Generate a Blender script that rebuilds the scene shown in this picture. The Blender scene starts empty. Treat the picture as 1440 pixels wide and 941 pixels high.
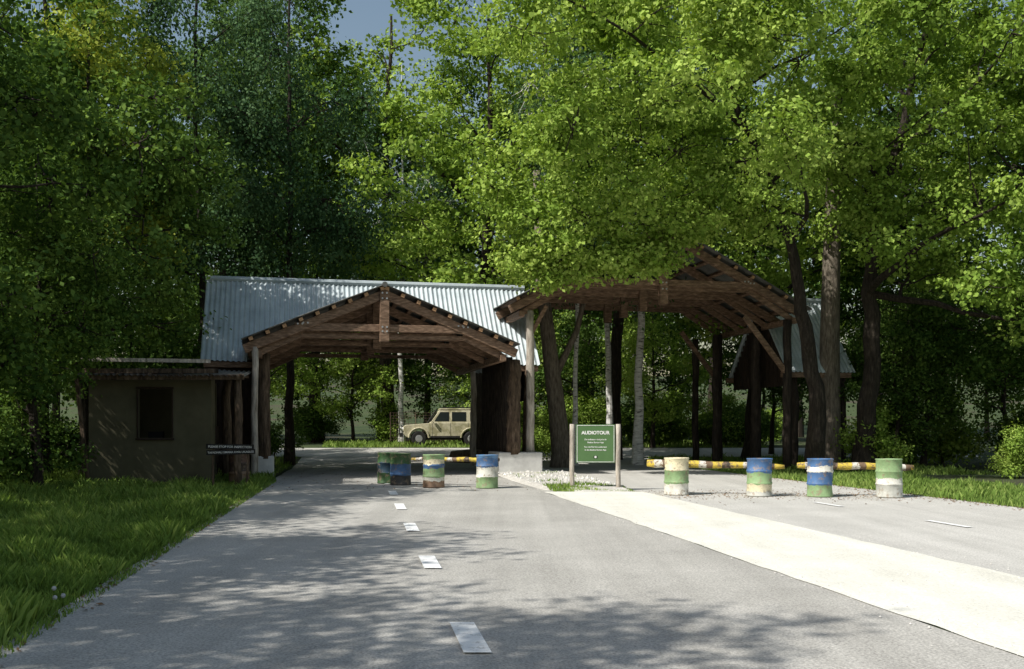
import bpy, math, random
import numpy as np
from mathutils import Vector, Matrix
random.seed(5)
scene = bpy.context.scene
scene.view_settings.view_transform = 'Standard'
scene.view_settings.look = 'None'
scene.view_settings.exposure = 0
COL = scene.collection

# ------------------------------------------------------------ materials
def newmat(name):
    m = bpy.data.materials.new(name); m.use_nodes = True
    nt = m.node_tree
    return m, nt, nt.nodes['Principled BSDF']

def ramp(nt, stops, interp='LINEAR'):
    r = nt.nodes.new('ShaderNodeValToRGB'); cr = r.color_ramp; cr.interpolation = interp
    while len(cr.elements) < len(stops): cr.elements.new(0.5)
    for e, (p, c) in zip(cr.elements, stops):
        e.position = p; e.color = (c[0], c[1], c[2], 1)
    return r

def coords(nt, scale=(1, 1, 1)):
    tc = nt.nodes.new('ShaderNodeTexCoord'); mp = nt.nodes.new('ShaderNodeMapping')
    mp.inputs['Scale'].default_value = scale
    nt.links.new(tc.outputs['Object'], mp.inputs['Vector'])
    return mp.outputs['Vector']

def noise(nt, vec, scale, detail=6, rough=0.6):
    n = nt.nodes.new('ShaderNodeTexNoise')
    n.inputs['Scale'].default_value = scale; n.inputs['Detail'].default_value = detail
    n.inputs['Roughness'].default_value = rough
    nt.links.new(vec, n.inputs['Vector'])
    return n.outputs['Fac']

def mathn(nt, op, a, b):
    n = nt.nodes.new('ShaderNodeMath'); n.operation = op
    for i, x in enumerate((a, b)):
        if isinstance(x, (int, float)): n.inputs[i].default_value = x
        else: nt.links.new(x, n.inputs[i])
    return n.outputs[0]

def mixc(nt, fac, a, b, mode='MIX'):
    n = nt.nodes.new('ShaderNodeMix'); n.data_type = 'RGBA'; n.blend_type = mode
    for idx, x in ((0, fac), (6, a), (7, b)):
        if isinstance(x, (int, float)): n.inputs[idx].default_value = x
        elif isinstance(x, tuple): n.inputs[idx].default_value = (x[0], x[1], x[2], 1)
        else: nt.links.new(x, n.inputs[idx])
    return n.outputs[2]

def bump(nt, bsdf, h, strength=0.5, dist=0.02):
    b = nt.nodes.new('ShaderNodeBump'); b.inputs['Strength'].default_value = strength
    b.inputs['Distance'].default_value = dist
    nt.links.new(h, b.inputs['Height']); nt.links.new(b.outputs['Normal'], bsdf.inputs['Normal'])

def simple(name, stops, nscale=6, scale=(1, 1, 1), rough=0.8, metal=0.0, bs=0.4, bd=0.02, spec=0.3):
    m, nt, p = newmat(name)
    v = coords(nt, scale); n = noise(nt, v, nscale)
    r = ramp(nt, stops); nt.links.new(n, r.inputs[0])
    nt.links.new(r.outputs[0], p.inputs['Base Color'])
    p.inputs['Roughness'].default_value = rough; p.inputs['Metallic'].default_value = metal
    p.inputs['Specular IOR Level'].default_value = spec
    n2 = noise(nt, v, nscale * 3)
    bump(nt, p, n2, bs, bd)
    return m

timber = simple('timber_stained', [(0.3, (0.085, 0.05, 0.032)), (0.5, (0.2, 0.125, 0.08)), (0.7, (0.36, 0.235, 0.16))], 3, (1.5, 1.5, 6), 0.7)
timber_end = simple('timber_end', [(0.3, (0.36, 0.2, 0.1)), (0.7, (0.6, 0.36, 0.2))], 8, rough=0.7)
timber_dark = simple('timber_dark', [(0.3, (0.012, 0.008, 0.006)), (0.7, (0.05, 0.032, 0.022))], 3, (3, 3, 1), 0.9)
log_dark = simple('log_bark_dark', [(0.3, (0.03, 0.02, 0.014)), (0.55, (0.13, 0.09, 0.06)), (0.75, (0.26, 0.19, 0.14))], 4, (3, 3, .6), 0.9, bs=0.9, bd=0.05)
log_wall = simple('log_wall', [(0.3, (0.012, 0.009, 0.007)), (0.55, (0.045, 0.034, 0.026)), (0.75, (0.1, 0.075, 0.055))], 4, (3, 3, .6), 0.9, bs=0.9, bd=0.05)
log_pale = simple('log_weathered', [(0.3, (0.2, 0.17, 0.14)), (0.5, (0.45, 0.4, 0.34)), (0.75, (0.68, 0.62, 0.54))], 4, (3, 3, .5), 0.9, bs=0.8, bd=0.04)
concrete = simple('concrete', [(0.3, (0.5, 0.49, 0.47)), (0.7, (0.68, 0.67, 0.64))], 3, rough=0.9)
bark = simple('bark', [(0.3, (0.014, 0.011, 0.008)), (0.55, (0.045, 0.035, 0.026)), (0.8, (0.11, 0.09, 0.07))], 5, (3, 3, .6), 0.95, bs=1, bd=0.06)
bark_light = simple('bark_light', [(0.3, (0.08, 0.065, 0.05)), (0.55, (0.24, 0.2, 0.155)), (0.8, (0.4, 0.35, 0.28))], 5, (3, 3, .6), 0.95, bs=1, bd=0.06)
boothwall = simple('booth_render', [(0.3, (0.075, 0.068, 0.04)), (0.7, (0.12, 0.11, 0.068))], 1.5, rough=0.95, bs=0.2)
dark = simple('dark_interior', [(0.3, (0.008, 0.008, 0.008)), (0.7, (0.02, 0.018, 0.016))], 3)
steel = simple('bolt_steel', [(0.3, (0.4, 0.4, 0.4)), (0.7, (0.6, 0.6, 0.6))], 5, rough=0.4, metal=0.6)
stone = simple('stone', [(0.3, (0.45, 0.43, 0.4)), (0.7, (0.75, 0.73, 0.69))], 1.3, rough=0.9)
rubber = simple('rubber', [(0.3, (0.012, 0.012, 0.012)), (0.7, (0.04, 0.038, 0.035))], 5, rough=0.8)
white_paint = simple('white_lettering', [(0.35, (0.6, 0.6, 0.57)), (0.6, (0.85, 0.85, 0.83))], 8, rough=0.6)
sign_green = simple('sign_green', [(0.3, (0.075, 0.15, 0.055)), (0.7, (0.095, 0.18, 0.07))], 2, rough=0.4, bs=0.05)
black_board = simple('black_board', [(0.3, (0.012, 0.012, 0.012)), (0.7, (0.035, 0.033, 0.03))], 4)
seedhead = simple('seedhead', [(0.3, (0.4, 0.4, 0.4)), (0.7, (0.65, 0.65, 0.65))], 60, rough=1)
litter_m = simple('dry_leaf', [(0.35, (0.1, 0.055, 0.025)), (0.65, (0.26, 0.16, 0.08))], 0.9, rough=0.9)

birch_bark, nt, p = newmat('birch_bark')
v = coords(nt, (1, 1, 5)); n = noise(nt, v, 3, 5, 0.7)
r = ramp(nt, [(0.36, (0.04, 0.036, 0.03)), (0.44, (0.6, 0.58, 0.54)), (0.7, (0.85, 0.83, 0.8))])
nt.links.new(n, r.inputs[0]); nt.links.new(r.outputs[0], p.inputs['Base Color']); p.inputs['Roughness'].default_value = 0.8

def metal_roof(name, c0, c1, c2, rough=0.5):
    m, nt, p = newmat(name)
    v = coords(nt); n = noise(nt, v, 1.1, 8, 0.7)
    r = ramp(nt, [(0.3, c0), (0.5, c1), (0.7, c2)]); nt.links.new(n, r.inputs[0])
    n2 = noise(nt, coords(nt, (6, .6, .6)), 2, 6)
    c = mixc(nt, mathn(nt, 'MULTIPLY', n2, 0.4), r.outputs[0], (c0[0] * .6, c0[1] * .55, c0[2] * .5))
    nt.links.new(c, p.inputs['Base Color']); p.inputs['Metallic'].default_value = 0.1
    p.inputs['Roughness'].default_value = rough
    return m
tin = metal_roof('corrugated_tin', (0.36, 0.42, 0.45), (0.54, 0.61, 0.64), (0.66, 0.72, 0.74))
tin_old = metal_roof('corrugated_tin_old', (0.05, 0.05, 0.045), (0.12, 0.12, 0.11), (0.2, 0.2, 0.18), 0.7)

def leafmat(name, dk, md, lt, trans, tfac=0.26):
    m, nt, p = newmat(name)
    nt.nodes.remove(p); p = nt.nodes.new('ShaderNodeBsdfDiffuse')
    at = nt.nodes.new('ShaderNodeAttribute'); at.attribute_name = 'tint'
    oi = nt.nodes.new('ShaderNodeObjectInfo')
    r = ramp(nt, [(0.0, dk), (0.5, md), (1.0, lt)])
    f = mathn(nt, 'ADD', at.outputs['Fac'], mathn(nt, 'MULTIPLY', mathn(nt, 'SUBTRACT', oi.outputs['Random'], 0.5), 0.3))
    nt.links.new(f, r.inputs[0])
    nt.links.new(r.outputs[0], p.inputs['Color'])
    t = nt.nodes.new('ShaderNodeBsdfTranslucent')
    tc = mixc(nt, 1.0, r.outputs[0], trans, 'MULTIPLY')
    nt.links.new(tc, t.inputs['Color'])
    mx = nt.nodes.new('ShaderNodeMixShader'); mx.inputs[0].default_value = tfac
    nt.links.new(p.outputs[0], mx.inputs[1]); nt.links.new(t.outputs[0], mx.inputs[2])
    nt.links.new(mx.outputs[0], nt.nodes['Material Output'].inputs['Surface'])
    return m
leaf_oak = leafmat('leaf_oak', (0.11, 0.185, 0.03), (0.245, 0.365, 0.065), (0.45, 0.57, 0.14), (1.3, 1.3, 0.6))
leaf_mid = leafmat('leaf_mid', (0.035, 0.075, 0.018), (0.09, 0.16, 0.036), (0.2, 0.3, 0.07), (1.3, 1.3, 0.6))
leaf_dark = leafmat('leaf_birch', (0.035, 0.075, 0.035), (0.075, 0.14, 0.06), (0.16, 0.25, 0.12), (1.3, 1.3, 0.7))
leaf_yel = leafmat('leaf_yellow', (0.15, 0.2, 0.03), (0.27, 0.34, 0.055), (0.44, 0.49, 0.1), (1.3, 1.2, 0.6))
grassm = leafmat('grass_blade', (0.1, 0.165, 0.035), (0.2, 0.31, 0.07), (0.38, 0.48, 0.14), (1.4, 1.4, 0.7), 0.3)

# ------------------------------------------------------------ mesh builder
class MB:
    def __init__(s): s.v = []; s.f = []; s.m = []
    def add(s, vs, fs, mat=0):
        o = len(s.v); s.v += [tuple(x) for x in vs]
        for f in fs: s.f.append(tuple(i + o for i in f)); s.m.append(mat)
    def box(s, c, d, mat=0, rot=None):
        x, y, z = d[0] / 2, d[1] / 2, d[2] / 2
        vs = [Vector((i, j, k)) for i in (-x, x) for j in (-y, y) for k in (-z, z)]
        if rot is not None: vs = [rot @ q for q in vs]
        c = Vector(c)
        s.add([q + c for q in vs], [(0, 1, 3, 2), (4, 6, 7, 5), (0, 4, 5, 1), (2, 3, 7, 6), (0, 2, 6, 4), (1, 5, 7, 3)], mat)
    def beam(s, p0, p1, w, h, mat=0, up=(0, 0, 1)):
        p0 = Vector(p0); p1 = Vector(p1); d = (p1 - p0); L = d.length; d.normalize()
        up = Vector(up)
        if abs(d.dot(up)) > 0.98: up = Vector((0, 1, 0))
        sd = d.cross(up).normalized(); u2 = sd.cross(d).normalized()
        R = Matrix((d, sd, u2)).transposed()
        s.box((p0 + p1) / 2, (L, w, h), mat, R)
    def tube(s, pts, rad, sides=8, mat=0, jit=0.0, cap=True):
        pts = [Vector(q) for q in pts]; vs = []
        for i, q in enumerate(pts):
            a = pts[max(i - 1, 0)]; b = pts[min(i + 1, len(pts) - 1)]
            d = (b - a).normalized()
            rf = Vector((1, 0, 0)) if abs(d.x) < 0.9 else Vector((0, 1, 0))
            e1 = d.cross(rf).normalized(); e2 = d.cross(e1)
            for k in range(sides):
                t = 2 * math.pi * k / sides; rr = rad[i] * (1 + random.uniform(-jit, jit))
                vs.append(q + (e1 * math.cos(t) + e2 * math.sin(t)) * rr)
        fs = []
        for i in range(len(pts) - 1):
            for k in range(sides):
                k2 = (k + 1) % sides
                fs.append((i * sides + k, i * sides + k2, (i + 1) * sides + k2, (i + 1) * sides + k))
        if cap:
            fs.append(tuple(range(sides))[::-1]); n0 = (len(pts) - 1) * sides
            fs.append(tuple(n0 + k for k in range(sides)))
        s.add(vs, fs, mat)
    def log(s, p0, p1, r, mat=0, n=8, sides=12, wob=0.03, jit=0.06, taper=0.9):
        p0 = Vector(p0); p1 = Vector(p1)
        pts = [p0.lerp(p1, i / n) + Vector((random.uniform(-wob, wob), random.uniform(-wob, wob), 0)) for i in range(n + 1)]
        s.tube(pts, [r * (1 - (1 - taper) * i / n) for i in range(n + 1)], sides, mat, jit)
    def obj(s, name, mats, parent=None, smooth=False, bevel=0, loc=None, rotz=None):
        me = bpy.data.meshes.new(name); me.from_pydata(s.v, [], s.f)
        for m in mats: me.materials.append(m)
        me.polygons.foreach_set('material_index', s.m)
        if smooth: me.polygons.foreach_set('use_smooth', [True] * len(s.f))
        me.update()
        o = bpy.data.objects.new(name, me); COL.objects.link(o)
        if parent: o.parent = parent
        if loc: o.location = loc
        if rotz is not None: o.rotation_euler = (0, 0, rotz)
        if bevel:
            b = o.modifiers.new('bevel', 'BEVEL'); b.width = bevel; b.segments = 1; b.limit_method = 'ANGLE'
        return o

def empty(name, loc=(0, 0, 0), rotz=0):
    e = bpy.data.objects.new(name, None); e.location = loc; e.rotation_euler = (0, 0, rotz)
    COL.objects.link(e); e.empty_display_size = 0.3
    return e

# ------------------------------------------------------------ ground height (gentle rise beyond the gate)
def gh(y):
    y = max(min(y, 90), 39)
    k = math.floor(y); f = y - k
    def g(t):
        if t < 56: q = (t - 39) / 17; return 0.6 * q * q * (3 - 2 * q)
        return 0.6 + (t - 56) * 0.012
    return g(k) * (1 - f) + g(k + 1) * f if y < 90 else g(90)

RD = -0.154     # road direction slope dx/dy

ground_m, nt, p = newmat('ground_soil_grass')
v = coords(nt); n1 = noise(nt, v, 0.25, 8, 0.6); n2 = noise(nt, v, 6, 8, 0.7)
r1 = ramp(nt, [(0.35, (0.035, 0.06, 0.016)), (0.5, (0.06, 0.09, 0.024)), (0.65, (0.07, 0.06, 0.035))]); nt.links.new(n1, r1.inputs[0])
r2 = ramp(nt, [(0.3, (0.45, 0.45, 0.45)), (0.7, (1.2, 1.2, 1.1))]); nt.links.new(n2, r2.inputs[0])
nt.links.new(mixc(nt, 1.0, r1.outputs[0], r2.outputs[0], 'MULTIPLY'), p.inputs['Base Color']); p.inputs['Roughness'].default_value = 1
bump(nt, p, n2, 1, 0.08)

def road_mat(name, c0, c1, spk=0.35, sc=0.5, tracks=0.0):
    m, nt, p = newmat(name)
    v = coords(nt)
    big = noise(nt, v, sc, 8, 0.65); fine = noise(nt, v, 45, 3, 0.8)
    mp = nt.nodes.new('ShaderNodeMapping'); mp.inputs['Rotation'].default_value = (0, 0, -math.atan(0.154)); mp.inputs['Scale'].default_value = (1.8, .05, 1)
    tc = nt.nodes.new('ShaderNodeTexCoord'); nt.links.new(tc.outputs['Object'], mp.inputs['Vector'])
    streak = noise(nt, mp.outputs[0], 1.0, 5)
    f = mathn(nt, 'ADD', mathn(nt, 'MULTIPLY', big, 0.5), mathn(nt, 'MULTIPLY', streak, 0.5))
    r = ramp(nt, [(0.38, c0), (0.62, c1)]); nt.links.new(f, r.inputs[0])
    r2 = ramp(nt, [(0.3, (1 - spk,) * 3), (0.5, (1, 1, 1)), (0.72, (1 + spk,) * 3)]); nt.links.new(fine, r2.inputs[0])
    c = mixc(nt, 1.0, r.outputs[0], r2.outputs[0], 'MULTIPLY')
    nt.links.new(c, p.inputs['Base Color']); p.inputs['Roughness'].default_value = 0.9
    p.inputs['Specular IOR Level'].default_value = 0.25
    bump(nt, p, fine, 0.5, 0.01)
    return m
asphalt = road_mat('asphalt_worn', (0.355, 0.34, 0.31), (0.5, 0.48, 0.44), .5)
asphalt2 = road_mat('asphalt_pale', (0.46, 0.445, 0.41), (0.59, 0.57, 0.53), .4)
sandy = road_mat('sandy_concrete', (0.66, 0.64, 0.56), (0.82, 0.8, 0.72), 0.25, 0.8)
gravelm = road_mat('gravel', (0.45, 0.43, 0.39), (0.68, 0.65, 0.6), 0.5, 2)
paint, nt, p = newmat('road_paint')
v = coords(nt); n = noise(nt, v, 14, 8, 0.75)
r = ramp(nt, [(0.36, (0.45, 0.44, 0.42)), (0.46, (0.88, 0.88, 0.86))]); nt.links.new(n, r.inputs[0]); nt.links.new(r.outputs[0], p.inputs['Base Color'])
p.inputs['Roughness'].default_value = 0.7

ys = [-300, -100, -20, 0, 20] + list(range(39, 91)) + [105, 120, 150, 200, 400, 600]
hz = {105: 2.5, 120: 5, 150: 9, 200: 12, 400: 14, 600: 15}
xs = list(range(-400, 401, 40))
mb = MB()
mb.v = [(x, y, hz.get(y, gh(y))) for y in ys for x in xs]
nx = len(xs)
for j in range(len(ys) - 1):
    for i in range(nx - 1):
        mb.f.append((j * nx + i, j * nx + i + 1, (j + 1) * nx + i + 1, (j + 1) * nx + i)); mb.m.append(0)
mb.obj('ground', [ground_m])

def strip(name, mat, fl, fr, y0, y1, dz, wob=0.0, step=1.0):
    yy = []; t = y0
    while t < y1 - 1e-6: yy.append(t); t = math.floor(t + step + 1e-6) if step >= 1 else t + step
    yy.append(y1)
    mb = MB(); rnd = random.Random(len(name))
    for t in yy:
        a = rnd.uniform(-wob, wob); b = rnd.uniform(-wob, wob)
        mb.v.append((fl(t) + a, t, gh(t) + dz)); mb.v.append((fr(t) + b, t, gh(t) + dz))
    for i in range(len(yy) - 1):
        mb.f.append((2 * i, 2 * i + 1, 2 * i + 3, 2 * i + 2)); mb.m.append(0)
    return mb.obj(name, [mat])
L = lambda x0: (lambda y: x0 + RD * y)
strip('road', asphalt, L(-2.64), L(4.64), -20, 50, 0.004, 0.03)
strip('road', asphalt2, L(7.05), L(13.26), -20, 50, 0.004, 0.03)
strip('road_junction', asphalt, L(4.6), L(7.1), 24.6, 50, 0.0085)
strip('cross_road', asphalt2, lambda y: -30, lambda y: 22, 46.5, 52.5, 0.013)
strip('dirt_path', sandy, lambda y: -16 - 0.1 * y, lambda y: -13.2 + 0.06 * (y - 52), 52.4, 62, 0.008, 0.25)
strip('sandy_median', sandy, L(4.62), L(7.08), -20, 24.8, 0.012, 0.03, 0.5)
allm = MB()
def dash(x0, w, y0, y1):
    allm.add([(x0 - w / 2 + RD * y0, y0, 0.018), (x0 + w / 2 + RD * y0, y0, 0.018), (x0 + w / 2 + RD * y1, y1, 0.018), (x0 - w / 2 + RD * y1, y1, 0.018)], [(0, 1, 2, 3)])
for (y0, y1) in [(7.02, 8.12), (11.25, 12.35), (15.3, 16.6), (19.4, 20.9), (23.6, 25.1), (-1, .3), (3, 4.1), (28, 29.4), (32.5, 34)]: dash(0.84, 0.2, y0, y1)
for (y0, y1) in [(15.9, 17.1), (20.1, 21.3), (11.5, 12.7), (7.2, 8.4)]: dash(9.76, 0.13, y0, y1)
allm.obj('road_marking', [paint])

# gravel island
mb = MB()
isl = [(4.75, 25.6), (5.6, 24.7), (6.9, 24.9), (7.0, 26.5), (6.9, 30), (7.5, 34), (7.2, 37.5), (5.3, 38), (4.7, 34), (4.6, 30)]
pts = [(x0 + RD * y, y) for x0, y in isl]
cx = sum(q[0] for q in pts) / len(pts); cy = sum(q[1] for q in pts) / len(pts)
vs = [(x, y, 0.010) for x, y in pts] + [(cx + (x - cx) * .86, cy + (y - cy) * .93, 0.09) for x, y in pts] + [(cx, cy, 0.11)]
N = len(pts); fs = []
for i in range(N):
    j = (i + 1) % N; fs += [(i, j, N + j, N + i), (N + i, N + j, 2 * N)]
mb.add(vs, fs); mb.obj('gravel_island', [gravelm])
mb = MB(); rs = random.Random(3)
def pebble(x, y, z, s_):
    vs = []
    for d in ((1, 0, 0), (0, 1, 0), (-1, 0, 0), (0, -1, 0), (0, 0, 1)):
        vs.append((x + d[0] * s_ * rs.uniform(.6, 1.3), y + d[1] * s_ * rs.uniform(.6, 1.3), z + d[2] * s_ * rs.uniform(.6, 1.1)))
    mb.add(vs, [(0, 1, 4), (1, 2, 4), (2, 3, 4), (3, 0, 4)])
for k in range(1200):
    y = rs.uniform(25.4, 36.5); x0 = rs.uniform(4.75, 7.0)
    s_ = rs.choice([0.02, 0.03, 0.05, 0.08]) * rs.uniform(.7, 1.3)
    if y < 27.3 and rs.random() < .7: continue
    pebble(x0 + RD * y, y, .07, s_)
for k in range(500):
    y = rs.uniform(6, 26); x0 = rs.choice([rs.gauss(4.7, .2), rs.gauss(7.1, .3), rs.uniform(4.6, 7.1)])
    pebble(x0 + RD * y, y, .012, rs.uniform(.006, .018))
mb.obj('loose_stones', [stone])

mb = MB()
for k in range(2600):
    m_ = rs.random()
    if m_ < .4: y = rs.gauss(23.6, 1.0); x0 = rs.uniform(7.1, 13.4)
    elif m_ < .7: y = rs.uniform(12, 34); x0 = 13.3 - abs(rs.gauss(0, .35))
    elif m_ < .85: y = rs.uniform(6, 30); x0 = -2.62 + abs(rs.gauss(0, .12))
    else: y = rs.uniform(25, 38); x0 = rs.uniform(-2.6, 4.6)
    x = x0 + RD * y; s_ = rs.uniform(.015, .04); a = rs.uniform(0, 6.28); z = .014
    c_, s2 = math.cos(a) * s_, math.sin(a) * s_
    mb.add([(x + c_, y + s2, z), (x - s2 * .5, y + c_ * .5, z + rs.uniform(0, .02)), (x - c_, y - s2, z + rs.uniform(0, .015)), (x + s2 * .5, y - c_ * .5, z)], [(0, 1, 2, 3)])
mb.obj('leaf_litter', [litter_m])

# ------------------------------------------------------------ grass
def quads(name, V, T, mats, midx=None, link=True):
    me = bpy.data.meshes.new(name); nv = len(V); nf = nv // 4
    me.vertices.add(nv); me.vertices.foreach_set('co', V.astype(np.float32).ravel())
    me.loops.add(nv); me.loops.foreach_set('vertex_index', np.arange(nv, dtype=np.int32))
    me.polygons.add(nf); me.polygons.foreach_set('loop_start', np.arange(0, nv, 4, dtype=np.int32))
    for m in mats: me.materials.append(m)
    if midx is not None: me.polygons.foreach_set('material_index', midx.astype(np.int32))
    a = me.attributes.new('tint', 'FLOAT', 'POINT'); a.data.foreach_set('value', T.astype(np.float32))
    me.update(calc_edges=True)
    if not link: return me
    o = bpy.data.objects.new(name, me); COL.objects.link(o); return o

def blades(name, P, H, W, seed, mat=grassm):
    rng = np.random.default_rng(seed); n = len(P)
    ang = rng.uniform(0, 2 * np.pi, n); lean = rng.uniform(0.1, 0.7, n) * H
    la = rng.uniform(0, 2 * np.pi, n)
    sx = np.cos(ang) * W; sy = np.sin(ang) * W
    V = np.zeros((n, 4, 3))
    V[:, 0] = P; V[:, 0, 0] -= sx; V[:, 0, 1] -= sy
    V[:, 1] = P; V[:, 1, 0] += sx; V[:, 1, 1] += sy
    mid = P.copy(); mid[:, 0] += np.cos(la) * lean * .35; mid[:, 1] += np.sin(la) * lean * .35; mid[:, 2] += H * .62
    V[:, 2] = mid; V[:, 2, 0] += sx * .7; V[:, 2, 1] += sy * .7
    tip = P.copy(); tip[:, 0] += np.cos(la) * lean; tip[:, 1] += np.sin(la) * lean; tip[:, 2] += H
    V[:, 3] = tip
    pt = .22 * np.sin(P[:, 0] * 1.3 + np.sin(P[:, 1] * .9) * 2) * np.sin(P[:, 1] * 1.1)
    T = np.clip(rng.normal(.5, .22, n) + pt, 0, 1)
    return quads(name, V.reshape(-1, 3), np.repeat(T, 4), [mat])

rng = np.random.default_rng(11)
def patch(n, x0a, x0b, ya, yb, power=1.0):
    y = ya + (yb - ya) * rng.random(n) ** power
    x0 = x0a + (x0b - x0a) * rng.random(n)
    x = x0 + RD * y
    z = np.array([gh(t) for t in y]) if yb > 39 else np.zeros(n)
    return np.stack([x, y, z], 1)
Ps = []; Hs = []; Ws = []
def addp(P, h0, h1, w):
    cl = 0.6 + 0.5 * np.sin(P[:, 0] * 2.1 + 1.3 * np.sin(P[:, 1] * 1.7)) * np.sin(P[:, 1] * 2.7 + P[:, 0])
    Ps.append(P); Hs.append((h0 + (h1 - h0) * rng.random(len(P))) * cl.clip(.35, 1.2)); Ws.append(np.full(len(P), w) * (0.6 + .6 * rng.random(len(P))))
addp(patch(90000, -7.5, -2.62, 5, 16, 1.1), .1, .32, .006)
addp(patch(60000, -11, -2.6, 14, 31, 1.0), .12, .34, .011)
addp(patch(9000, -2.8, -2.45, 5, 30, 1.0), .04, .12, .007)
addp(patch(30000, 13.2, 17.5, 12, 34, 1.0), .08, .26, .013)
addp(patch(5000, 4.9, 6.9, 24.9, 26.6), .05, .22, .012)
addp(patch(1500, 4.9, 6.9, 27, 35), .05, .2, .012)
addp(patch(16000, -2, 22, 53.0, 64), .1, .35, .03)
addp(patch(9000, -16, -2.8, 31, 46), .1, .3, .02)
addp(patch(14000, 13.2, 22, 34, 46), .1, .3, .02)
P = np.concatenate(Ps); blades('grass', P, np.concatenate(Hs), np.concatenate(Ws), 4)

# ------------------------------------------------------------ trees
def make_tree_mesh(name, seed, trunk, tr, lobes, nclump, nleaf, lsize, mats, csig=0.24, droop=0.0, twig=0.35, nmain=8, attach=.35):
    rnd = random.Random(seed); rng = np.random.default_rng(seed)
    st = random.getstate(); random.seed(seed)
    W = MB()
    tp = [Vector(t) for t in trunk]
    pts = []
    for i in range(len(tp) - 1):
        for k in range(5): pts.append(tp[i].lerp(tp[i + 1], k / 5) + Vector((rnd.uniform(-1, 1), rnd.uniform(-1, 1), 0)) * tr * (.25 if i or k else 0))
    pts.append(tp[-1]); n = len(pts)
    rad = [tr * (1 - .85 * (i / (n - 1))) for i in range(n)]; rad[0] *= 1.5; rad[1] *= 1.1
    pts[0] = pts[0] - Vector((0, 0, .3))
    W.tube(pts, rad, 10, 0, 0.07, cap=False)
    lobes = [(Vector(c), r) for c, r in lobes]
    i0 = int(n * attach)
    def attachcost(c, q):
        hd = math.hypot(c.x - q.x, c.y - q.y)
        return (c - q).length + (2.5 if q.z > c.z - hd * .25 else 0)
    def limb(q, c, r0, bowk=.14):
        L_ = (c - q).length
        bow = Vector((rnd.uniform(-1, 1), rnd.uniform(-1, 1), rnd.uniform(-.2, .9))) * L_ * bowk
        path = [q.lerp(c, k / 6) + bow * math.sin(k / 6 * math.pi) + Vector([rnd.uniform(-1, 1) for _ in range(3)]) * .07 * (0 if k == 0 else 1) for k in range(7)]
        rr = [r0 * (1 - .8 * k / 6) for k in range(7)]
        W.tube(path, rr, 6, 0, .05, cap=False)
        return list(zip(path, rr))
    nodes = [(pts[i], rad[i]) for i in range(i0, n)]
    sel = []; rest = list(range(len(lobes)))
    dist = [min((lobes[i][0] - q).length for q, _ in nodes) for i in rest]
    for _ in range(min(nmain, len(lobes))):
        j = max(rest, key=lambda i: dist[i]); sel.append(j); rest.remove(j)
        for i in rest: dist[i] = min(dist[i], (lobes[i][0] - lobes[j][0]).length)
    new = []
    for j in sel:
        c = lobes[j][0]; q, r_ = min(nodes, key=lambda a: attachcost(c, a[0]))
        new += limb(q, c, min(r_ * .62, .05 + tr * .045 * (c - q).length))
    nodes += [a for k, a in enumerate(new) if k % 7 not in (0, 6)]
    rest.sort(key=lambda i: min((lobes[i][0] - q).length for q, _ in nodes))
    for j in rest:
        c = lobes[j][0]; q, r_ = min(nodes, key=lambda a: attachcost(c, a[0]))
        nn_ = limb(q, c, min(r_ * .6, .075))
        nodes += nn_[2:5]
    C = []; CT = []; CO = []
    for (c, r) in lobes:
        lt = rnd.gauss(0, .12)
        for k in range(nclump):
            d = Vector([rnd.gauss(0, 1) for _ in range(3)]).normalized()
            rr = r * (rnd.random() ** .4) * rnd.uniform(.85, 1.25)
            cc = c + Vector((d.x * rr, d.y * rr, d.z * rr * .75 - droop * rr * abs(rnd.gauss(0, .7))))
            C.append(cc); CT.append(lt + rnd.gauss(0, .12)); CO.append(d)
            if rnd.random() < twig:
                m_ = c.lerp(cc, .5) + Vector([rnd.uniform(-.12, .12) for _ in range(3)])
                W.tube([c.lerp(cc, .05), m_, cc], [.022, .015, .006], 4, 0, 0, cap=False)
    random.setstate(st)
    C = np.array(C); CT = np.array(CT); CO = np.array(CO); nc = len(C)
    sg = csig * (0.5 + 1.0 * rng.random(nc))
    idx = np.repeat(np.arange(nc), nleaf); N = len(idx)
    off = rng.normal(0, 1, (N, 3)) * sg[idx][:, None]; off[:, 2] *= .55 + droop
    base = C[idx] + off
    d = rng.normal(0, 1, (N, 3)); d[:, 2] -= .25 + droop * 1.5; d += off * 1.2
    d /= np.linalg.norm(d, axis=1)[:, None]
    up = rng.normal(0, .5, (N, 3)) + CO[idx] * .8 + off * 1.5; up[:, 2] += .75
    s = np.cross(d, up); s /= (np.linalg.norm(s, axis=1)[:, None] + 1e-6)
    nn = np.cross(s, d)
    Ls = lsize * (.6 + .8 * rng.random(N))[:, None]
    V = np.zeros((N, 4, 3))
    V[:, 0] = base; V[:, 1] = base + d * Ls * .55 + s * Ls * .38 + nn * Ls * .1
    V[:, 2] = base + d * Ls; V[:, 3] = base + d * Ls * .55 - s * Ls * .38 + nn * Ls * .1
    T = np.clip(.5 + CT[idx] + rng.normal(0, .17, N), 0, 1)
    wv = np.array(W.v); wf = np.array(W.f); WV = wv[wf.ravel()]
    nw = len(wf)
    allV = np.concatenate([WV, V.reshape(-1, 3)]); allT = np.concatenate([np.zeros(nw * 4), np.repeat(T, 4)])
    mi = np.concatenate([np.zeros(nw), np.ones(N)])
    return quads(name, allV, allT, mats, mi, link=False)

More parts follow.
